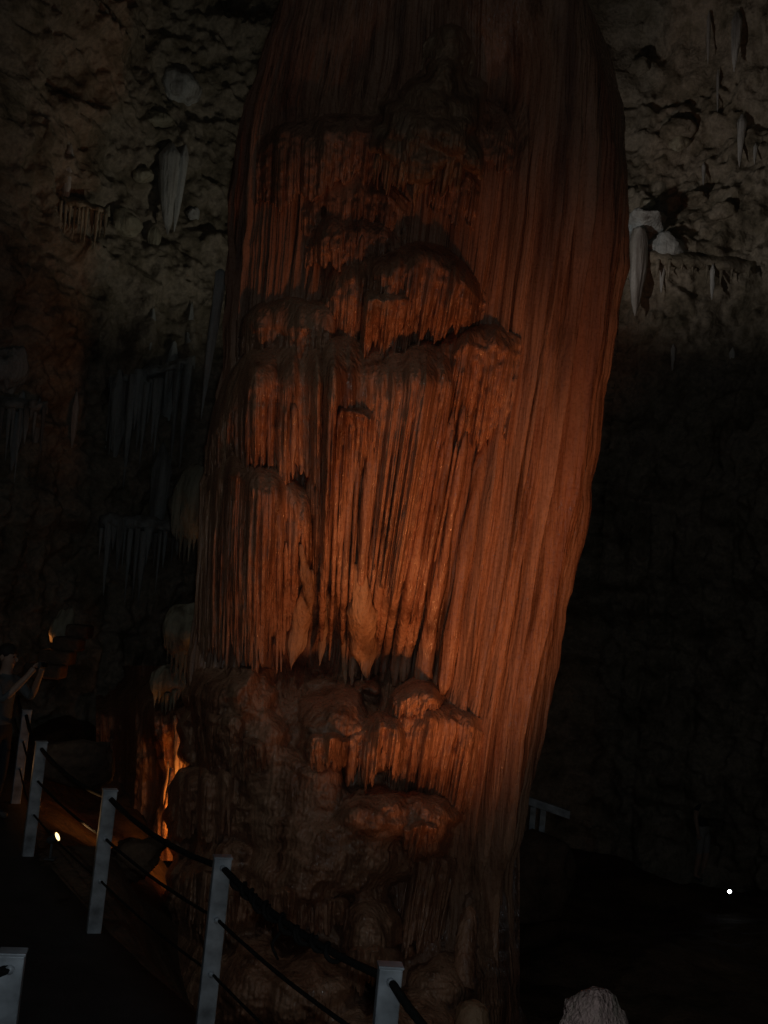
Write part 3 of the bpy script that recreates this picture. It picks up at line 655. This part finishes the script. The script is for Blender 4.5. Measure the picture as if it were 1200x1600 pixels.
# ================================================================== stalactites and stones of the far walls
def hanging(px0, py0, px1, py1, wpx, Y, label, mat='pale', group=None, shape=None, dy=.06):
    n = 26; t = np.linspace(0, 1, n); ns = 18
    if Y > 14: Y = wall_y(px0, py0+4)-dy
    c = at(px0+(px1-px0)*t, py0+(py1-py0)*t, np.full(n, Y))
    r = np.interp(t, *(shape or ([0, .14, .5, .85, 1], [.3, 1, .8, .38, .05])))*wpx/ppm(Y)/2
    th = np.linspace(0, 2*PI, ns, endpoint=False); sd = random.randint(0, 99)
    TH, TT = np.meshgrid(th, t)
    rr = r[:, None]*(1+.22*vnoise(np.cos(TH)*2.2+sd, np.sin(TH)*2.2, TT*1.2)+.12*vnoise(np.cos(TH)*3+sd, np.sin(TH)*3, TT*9))
    v = c[:, None]+np.stack([rr*np.cos(TH), rr*np.sin(TH)*.8, 0*TH], -1)
    v = np.vstack([v.reshape(-1, 3), c[:1]+[0, 0, .05], c[-1:]])
    f = [list(map(int, q)) for q in grid_faces(n, ns, True)]
    f += [[n*ns, (k+1) % ns, k] for k in range(ns)]+[[n*ns+1, (n-1)*ns+k, (n-1)*ns+(k+1) % ns] for k in range(ns)]
    o = mesh_obj('stalactite', v, f, M[mat]); tag(o, label, 'stalactite', group or 'stalactites on the far walls'); return o
def stone(px, py, wpx, hpx, Y, label, mat='pale', name='boulder', rough=.3, cat='rock', depth=1.0, seed=None, facet=0.0):
    if Y > 14: Y = wall_y(px, py)-.02
    n, m = 40, 26; th = np.linspace(0, 2*PI, n, endpoint=False); ph = np.linspace(.02, PI-.02, m)
    T, P = np.meshgrid(th, ph); sd = seed if seed is not None else random.randint(0, 999)
    d = np.stack([np.sin(P)*np.cos(T), np.sin(P)*np.sin(T), np.cos(P)], -1)
    k = 1+rough*fbm(d[..., 0]*1.3+sd, d[..., 1]*1.3, d[..., 2]*1.3, 4, sd)
    if facet:
        rs = np.random.RandomState(sd)
        for _ in range(11):
            nn = rs.normal(size=3); nn /= np.linalg.norm(nn); lim = rs.uniform(.62, .9)
            dp = (d*nn).sum(-1)*k; k = np.where(dp > lim, k*(1-facet+facet*lim/np.maximum(dp, .01)), k)
    c = at(px, py, Y); s = 1/ppm(Y)/2
    v = c+d*k[..., None]*np.array([wpx*s, wpx*s*depth, hpx*s])
    v = np.vstack([v.reshape(-1, 3)]); f = grid_faces(m, n, True).tolist()+[list(range(n))[::-1], [(m-1)*n+j for j in range(n)]]
    o = mesh_obj(name, v, f, M[mat]); tag(o, label, cat); return o
WL = 15.9; WR = 16.4
hanging(268, 225, 262, 366, 40, WL, 'thick pale stalactite on the upper left wall under the white boulder')
hanging(290, 228, 272, 362, 16, WL-.1, 'thin pale stalactite touching the right side of the thick left one')
hanging(241, 352, 238, 446, 22, WL-.1, 'tan stalactite hanging lowest below the thick pale left one', 'cream')
hanging(110, 228, 98, 350, 17, WL-.4, 'slim grey stalactite above the toothed ledge on the left wall')
stone(285, 136, 62, 58, WL, 'rounded white boulder stuck in the upper left wall', 'pale', rough=.2)
stone(222, 275, 38, 26, WL, 'small angular tan stone left of the thick pale stalactite', 'cream', facet=.8)
stone(303, 335, 26, 26, WL, 'small pale stone right of the thick pale stalactite', 'pale', facet=.8)
stone(250, 190, 60, 30, WL, 'flat tan slab below the rounded white boulder', 'cream', facet=.8)
stone(195, 350, 50, 40, WL-.1, 'lumpy brown stone right of the toothed ledge', 'cream')
def ledge(px0, px1, py, drop, Y, n, label, mat='cream', slope=0.0, lip=16):
    Y = min(wall_y(px0+10, py), wall_y(px1-10, py), wall_y((px0+px1)/2, py))-.05
    root = empty('dripstone_ledge', vat((px0+px1)/2, py, Y)); tag(root, label, 'cave formation')
    nn = 40; x = np.linspace(px0, px1, nn); k = np.linspace(0, 1, 14)
    X, K = np.meshgrid(x, k); e = np.sqrt(np.clip(1-(2*(X-px0)/(px1-px0)-1)**4, 0, 1))
    ang = K*PI*1.15; yy = py+slope*(X-px0)+lip*(1-np.cos(ang))/2+3*vnoise(X/9, K*3, 1)
    o = .05+e*.32*np.sin(np.clip(ang, 0, PI))*(1+.3*vnoise(X/12, K*2, 5))
    d = at(X, yy, Y+.25-o)
    keep(mesh_obj('ledge', d, grid_faces(*X.shape), M[mat]), root)
    for i in range(n):
        t = (i+random.uniform(.2, .8))/n; xx = px0+(px1-px0)*(.04+.92*t); y0 = py+slope*(xx-px0)+lip*.6; L = drop*random.uniform(.25 if mat == 'dim' else .45, 1.1); y0 += random.uniform(-1, 1)*(12 if mat == 'dim' else 2)
        q = np.linspace(0, 1, 8); c = at(xx-.09*L*q, y0+L*q, np.full(8, Y-.02-.08*random.random()))
        keep(tube_obj('stalactite', c, np.interp(q, [0, .5, 1], [1, .7, .1])*random.uniform(2.2, 8.5 if mat == 'dim' else 4.2)/ppm(Y), M[mat], None, 7, .15), root)
    return root
ledge(92, 172, 303, 58, WL-.5, 12, 'toothed tan ledge with a row of short stalactites on the left wall', slope=.25)
hanging(345, 425, 314, 655, 18, 13.2, 'long thin pale stalactite close along the left edge of the column', 'pale', shape=([0, .2, .6, 1], [1, .95, .6, .08]))
hanging(366, 380, 350, 500, 10, 13.4, 'short dark stalactite squeezed beside the column left edge', 'cream')
# dim grey draperies low on the left
for x0, y0, x1, y1, wd, lb in [(188, 605, 178, 725, 30, 'broad dim grey drapery left of centre on the left wall'), (272, 560, 255, 705, 26, 'dim grey drapery nearest the column on the left wall'), (230, 600, 222, 700, 12, 'thin dim stalactite between two broad grey draperies'),
        (300, 500, 290, 640, 14, 'dim stalactite just left of the long pale one'), (36, 640, 18, 735, 24, 'dim grey stalactite near the left frame edge'), (62, 650, 52, 720, 12, 'small dim stalactite second from the left frame edge'), (240, 508, 234, 548, 10, 'short pale spike above the grey draperies'), (120, 640, 112, 700, 12, 'small dim spike left of the broad grey drapery'), (255, 720, 240, 860, 30, 'dark lower drapery under the one nearest the column')]:
    hanging(x0, y0-25, x1, y1, wd, 14.8, lb, 'dim', 'dim draperies on the left wall', ([0, .25, .6, 1], [.25, 1, .85, .12]))
ledge(165, 305, 590, 165, 15, 18, 'wide dim curtain of grey stalactites on the left wall near the column', 'dim', slope=-.25, lip=20)
ledge(-20, 75, 618, 110, 15, 10, 'dim curtain of grey stalactites at the left frame edge', 'dim', slope=.1, lip=20)
ledge(150, 290, 800, 120, 15, 14, 'lower dim curtain of stalactites under the wide grey one', 'dim', slope=.1, lip=26)
stone(12, 580, 52, 74, 14.6, 'dim pale lump at the left frame edge', 'dim')
# the two pale fringed lobes peeping out behind the column's left edge
def lobe(cx, cy, wpx, hpx, drop, Y, n, label):
    root = empty('fringed_lobe', vat(cx, cy, Y)); tag(root, label, 'cave formation')
    s = stone(cx, cy, wpx, hpx, Y+.1, '', 'cream', 'dome', .22, depth=.7); del s['label']; del s['category']; keep(s, root)
    for i in range(n):
        t = (i+.5)/n; xx = cx-wpx*.42+wpx*.84*t; L = drop*random.uniform(.5, 1.1)
        q = np.linspace(0, 1, 9); c = at(xx-.1*L*q, cy+hpx*(.30-.5*(t-.5)**2*2)+L*q, np.full(9, Y-.02+.1*random.random()))
        keep(tube_obj('stalactite', c, np.interp(q, [0, .4, 1], [1.3, .9, .1])*random.uniform(3, 5)/ppm(Y), M['cream'], None, 7, .2), root)
lobe(312, 790, 84, 120, 66, 13.0, 11, 'cream fringed lobe half hidden behind the column at mid height')
lobe(296, 990, 84, 84, 56, 12.8, 10, 'cream fringed lobe half hidden behind the column above its foot')
lobe(262, 1068, 50, 50, 36, 12.9, 7, 'lowest and smallest of the cream lobes left of the column')
stone(122, 1195, 140, 90, 10.0, 'low dark boulder behind the far railing posts', 'ground', rough=.4, facet=.7)
# the right wall
hanging(1000, 358, 992, 494, 30, 15.2, 'large pale stalactite beside the column on the right', 'pale', 'stalactites on the right wall', ([0, .15, .5, .85, 1], [.7, 1, .9, .45, .05]), dy=.75)
stone(1004, 362, 70, 40, 15.4, 'pale overhanging lump that carries the large right stalactite', 'dim', depth=2.2)
stone(1038, 388, 52, 44, 15.4, 'pale knob right of the large right stalactite', 'dim')
hanging(1036, 405, 1033, 458, 10, 15.3, 'small spike under the pale knob on the right wall', 'pale', 'stalactites on the right wall')
hanging(1114, 415, 1112, 468, 9, 15.6, 'small spike under the ledge, furthest right at mid height', 'pale', 'stalactites on the right wall')
for x0, y0, x1, y1, wd, lb in [(1108, 20, 1106, 100, 7, 'thin stalactite high on the right wall, left one of two'), (1152, 20, 1147, 112, 18, 'broad stalactite high on the right wall'), (1160, 180, 1155, 262, 14, 'pale stalactite near the right frame edge below the broad one'), (1122, 110, 1121, 180, 6, 'hair-thin stalactite between the high right ones'),
        (1181, 225, 1179, 258, 7, 'tiny spike closest to the right frame edge'), (1100, 255, 1099, 290, 7, 'tiny spike in the middle of the right wall'), (1052, 540, 1050, 580, 8, 'dim spike in the dark below the right ledge'), (1145, 545, 1143, 590, 10, 'dim spike below the right ledge close to the frame edge')]:
    hanging(x0, y0, x1, y1, wd, 15.9, lb, 'pale', 'stalactites on the right wall')
ledge(1010, 1185, 388, 30, 15.7, 8, 'wide dark overhanging ledge across the right wall', 'wall', slope=.10, lip=26)
for x, y, wd, h, lb, mt in [(1060, 205, 60, 40, 'angular brownish block highest on the right wall', 'wall'), (1062, 222, 34, 34, 'pinkish stone in the middle of the right wall', 'cream'), (1000, 105, 40, 30, 'rounded grey stone right of the column top', 'wall'), (1085, 310, 50, 26, 'flat slab above the right ledge', 'wall'), (1010, 320, 30, 24, 'small stone near the column above the right stalactite', 'cream'), (1130, 330, 44, 30, 'knobbly block above the right end of the ledge', 'wall')]:
    stone(x, y, wd, h, 16.2, lb, mt, facet=.7)
# lit nook left of the column foot
def nook():
    root = empty('lit_rock_nook', vat(250, 1300, 12.6)); tag(root, 'rough rock nook glowing orange beside the column left foot', 'cave formation')
    px, py = np.meshgrid(np.linspace(150, 330, 110), np.linspace(1040, 1345, 130))
    c = 262+10*np.sin(py/37)
    Y = 12.75+.9*sstep(8, 40, c-px)*1.3-.25*sstep(0, 60, px-c)+.5*sstep(1150, 1060, py)+.14*fbm(px/22, py/34, 1, 4, 7)
    Y = Y+.14*(flutes(px/13, py/70, 6)-.5)+1.6*sstep(222, 170, px)+1.4*sstep(1120, 1055, py)
    keep(mesh_obj('nook_wall', at(px, py, Y), grid_faces(*px.shape), M['flow']), root)
    for x0, y0, x1, y1, r, Yq in [(273, 1118, 280, 1225, .035, 12.25), (268, 1200, 256, 1320, .045, 12.1), (285, 1150, 284, 1215, .02, 12.3), (262, 1190, 258, 1260, .02, 12.4)]:
        t = np.linspace(0, 1, 14); c = at(x0+(x1-x0)*t+2*np.sin(t*6), y0+(y1-y0)*t, np.full(14, Yq))
        keep(tube_obj('flow_strand', c, r*(.6+.5*np.sin(t*PI)), M['pend'], None, 8, .15), root)
nook()
stone(212, 1338, 96, 70, 10.7, 'low dark rock added between the glowing nook and the railing to block lamp glow', 'ground', rough=.4, facet=.7)  # rock added to keep the crevice lamp's glow off the nearer ground
# rocks round the lamp on the left and the lit steps far left
def far_steps():
    base = vat(72, 1045, 12.2); root = empty('stone_steps', base); tag(root, 'stone steps dimly lit orange at the far end of the path', 'steps')
    for k in range(4):
        v, f = box_mesh(.05*k, .22*k, .08+.15*k-.1, .42-.05*k, .32, .16); o = bevel(mesh_obj('step', v, f, M['ground'], root, False), .03)
    return base
sb = far_steps()
stone(97, 985, 40, 78, 12.9, 'upright rock lit orange above the far steps', 'cream', rough=.4, facet=.6)
add_light('step_lamp', 'POINT', vat(70, 1000, 12.8), None, .30, (1, .36, .1), .04)

# pale boulder at the lower edge, on the landing
stone(930, 1634, 112, 128, 3.45, 'pinkish pale rock lit by the flash at the bottom edge', 'pink', 'rock', .45, facet=1.0, seed=23)

# barrier on the far walkway to the right
bY = 13.6; br = empty('walkway_barrier', vat(835, 1300, bY)); tag(br, 'pale beam on two short posts in the dark right of the column', 'barrier')
p0, p1 = vat(800, 1242, bY), vat(890, 1273, bY-.25)
keep(bevel(mesh_obj('beam', *(lambda a, b: (
    [a+Vector((0, y, z)) for y in (-.05, .05) for z in (-.05, .05)]+[b+Vector((0, y, z)) for y in (-.05, .05) for z in (-.05, .05)],
    [[0, 1, 3, 2], [4, 6, 7, 5], [0, 4, 5, 1], [2, 3, 7, 6], [0, 2, 6, 4], [1, 5, 7, 3]]))(p0, p1), M['steel'], None, False), .008), br)
for x in (832, 848):
    t = vat(x+1, 1262, bY-.05); v, f = box_mesh(t.x, t.y, t.z-.2, .075, .05, .42); keep(bevel(mesh_obj('post', v, f, M['steel'], None, False), .006), br)
stone(835, 1378, 130, 150, 13.2, 'dark boulder bank added below the pale barrier to hide its lower posts', 'ground', rough=.4, facet=.6)  # bank added where only darkness shows, covering the lower posts

# ================================================================== people
def person(loc, rz, H, label, top, legs, arms='down', hair='hair', sleeves=False, shorts=False):
    """standing figure from one skinned skeleton; loc is the point between the feet, facing -Y before rz"""
    s = H/1.75
    J = {'pel': (0, 0, .95, .125), 'wai': (0, .01, 1.08, .115), 'che': (0, .01, 1.28, .14), 'nek0': (0, .01, 1.45, .075), 'nek': (0, 0, 1.50, .052), 'jaw': (0, -.015, 1.585, .075), 'hd': (0, 0, 1.66, .092), 'crn': (0, .01, 1.71, .07)}
    E = [('pel', 'wai'), ('wai', 'che'), ('che', 'nek0'), ('nek0', 'nek'), ('nek', 'jaw'), ('jaw', 'hd'), ('hd', 'crn')]
    for sg, t in ((-1, 'l'), (1, 'r')):
        J.update({'hip'+t: (sg*.09, 0, .88, .095), 'kne'+t: (sg*.11, -.02, .49, .06), 'ank'+t: (sg*.12, .03, .09, .04), 'toe'+t: (sg*.14, -.13, .035, .035)})
        E += [('pel', 'hip'+t), ('hip'+t, 'kne'+t), ('kne'+t, 'ank'+t), ('ank'+t, 'toe'+t)]
        if arms == 'camera': pts = [(sg*.19, .01, 1.41), (sg*.25, -.16, 1.22), (sg*.10, -.33, 1.50), (sg*.07, -.36, 1.57)]
        elif arms == 'fold': pts = [(sg*.19, .01, 1.41), (sg*.26, .02, 1.14), (sg*.10, -.2, 1.12), (sg*.04, -.22, 1.12)]
        else: pts = [(sg*.19, .01, 1.41), (sg*.25, .02, 1.13), (sg*.26, -.05, .89), (sg*.26, -.07, .81)]
        for nm, p, r in zip(('sho', 'elb', 'wri', 'han'), pts, (.068, .045, .031, .036)): J[nm+t] = (*p, r)
        E += [('che', 'sho'+t), ('sho'+t, 'elb'+t), ('elb'+t, 'wri'+t), ('wri'+t, 'han'+t)]
        h = Vector(J['han'+t][:3]); d = (h-Vector(J['wri'+t][:3])).normalized()
        side = Vector((0, -1, 0)) if arms == 'down' else Vector((-sg, 0, 0))
        for k in range(5):
            off = side*(.022*(1.5-k) if k < 4 else .03)
            L = (.06, .072, .068, .052, .045)[k]; dd = d if k < 4 else (d*.5+side).normalized()
            a = h+off*.9; b_ = a+dd*L*.6; c_ = b_+(dd*.7+Vector((-sg*.5, 0, 0))).normalized()*L*.5
            J[f'f{t}{k}a'] = (*a, .010); J[f'f{t}{k}b'] = (*b_, .0095); J[f'f{t}{k}c'] = (*c_, .008)
            E += [(f'f{t}{k}a', f'f{t}{k}b'), (f'f{t}{k}b', f'f{t}{k}c')]
    names = list(J); ix = {n: i for i, n in enumerate(names)}
    me = bpy.data.meshes.new('sk'); me.from_pydata([tuple(c*s for c in J[n][:3]) for n in names], [(ix[a], ix[b]) for a, b in E], [])
    o = bpy.data.objects.new('sk', me); C.objects.link(o)
    sk = o.modifiers.new('skin', 'SKIN'); sk.use_smooth_shade = True
    for n in names:
        v = me.skin_vertices[0].data[ix[n]]; r = J[n][3]*s
        v.radius = (r*1.28, r*.85) if n in ('che', 'wai', 'pel') else (r, r); v.use_root = n == 'pel' or (n[0] == 'f' and n.endswith('a'))
    ss = o.modifiers.new('sub', 'SUBSURF'); ss.levels = 2; ss.render_levels = 2
    dg = bpy.context.evaluated_depsgraph_get(); ev = bpy.data.meshes.new_from_object(o.evaluated_get(dg))
    bpy.data.objects.remove(o)
    ev.materials.clear()
    for m in (M['skin'], M[top], M[legs], M['shoe'], M[hair]): ev.materials.append(m)
    for p in ev.polygons:
        c = p.center/s; mi = 0
        arm = abs(c.x) > .205 or c.y < -.14
        if c.z < .08: mi = 3
        elif c.z < .97 and not (abs(c.x) > .215 and c.z > .7): mi = 2 if (not shorts or c.z > .5) else 0
        elif c.z < 1.465: mi = 1 if (not arm or c.z > (1.0 if sleeves else 1.24)) and not (c.y < -.22) else 0
        elif c.z > 1.60 and (c.y > .015 or c.z > 1.725): mi = 4
        p.material_index = mi; p.use_smooth = True
    ev.name = 'person'
    root = bpy.data.objects.new('person', ev); C.objects.link(root); root.location = loc; root.rotation_euler = (0, 0, rz)
    tag(root, label, 'person')
    def ball(name, c, r, mat):
        n, m = 10, 7; v = [((c[0]+r[0]*math.sin(PI*i/(m-1))*math.cos(2*PI*j/n))*s, (c[1]+r[1]*math.sin(PI*i/(m-1))*math.sin(2*PI*j/n))*s, (c[2]+r[2]*math.cos(PI*i/(m-1)))*s) for i in range(m) for j in range(n)]
        return mesh_obj(name, v, grid_faces(m, n, True), mat, root)
    for sg in (-1, 1):
        ball('eye', (sg*.032, -.088, 1.645), (.012, .008, .008), M['hair']); ball('ear', (sg*.092, .01, 1.63), (.012, .022, .032), M['skin'])
    ball('nose', (0, -.1, 1.615), (.013, .02, .025), M['skin']); ball('mouth', (0, -.088, 1.575), (.024, .008, .006), M['pink'])
    ball('hair', (0, .018, 1.685), (.099, .102, .09), M[hair])
    return root
pp = at(18, 1060, 10.6); fp = Vector((pp[0]-.06, 10.6, 0.0))
per = person(fp, R(75), 1.72, 'person in a grey shirt holding up a small camera at the left edge', 'grey_shirt', 'dark_cloth', 'camera', sleeves=True)
v, f = box_mesh(0, 0, 0, .11, .035, .065); cm = empty('camera', fp+Matrix.Rotation(R(75), 3, 'Z') @ Vector((0, -.39, 1.57))); cm.rotation_euler = (0, 0, R(75))
tag(cm, 'small dark camera held up by the person in grey', 'camera')
bevel(mesh_obj('camera_body', v, f, M['lampbody'], cm, False), .006)
v, f = tube([(0, -.018, 0), (0, -.05, 0)], .024, 16); mesh_obj('lens', v, f, M['rope'], cm)
v, f = box_mesh(.045, .019, .025, .006, .004, .006); mesh_obj('status_light', v, f, M['glow_cool'], cm, False)
f1 = on_plane(1094, 1376, -1.75); f2 = on_plane(1160, 1376, -1.75)
person(Vector(f1), R(40), 1.72, 'person in dark top and pale shorts standing in the dark at right', 'dark_cloth', 'pale_cloth', 'down', shorts=True)
person(Vector(f2), R(-20), 1.7, 'person in dark clothes with folded arms closest to the right frame edge', 'dark_cloth', 'dark_cloth', 'fold')
print('strands', NSTR[0])
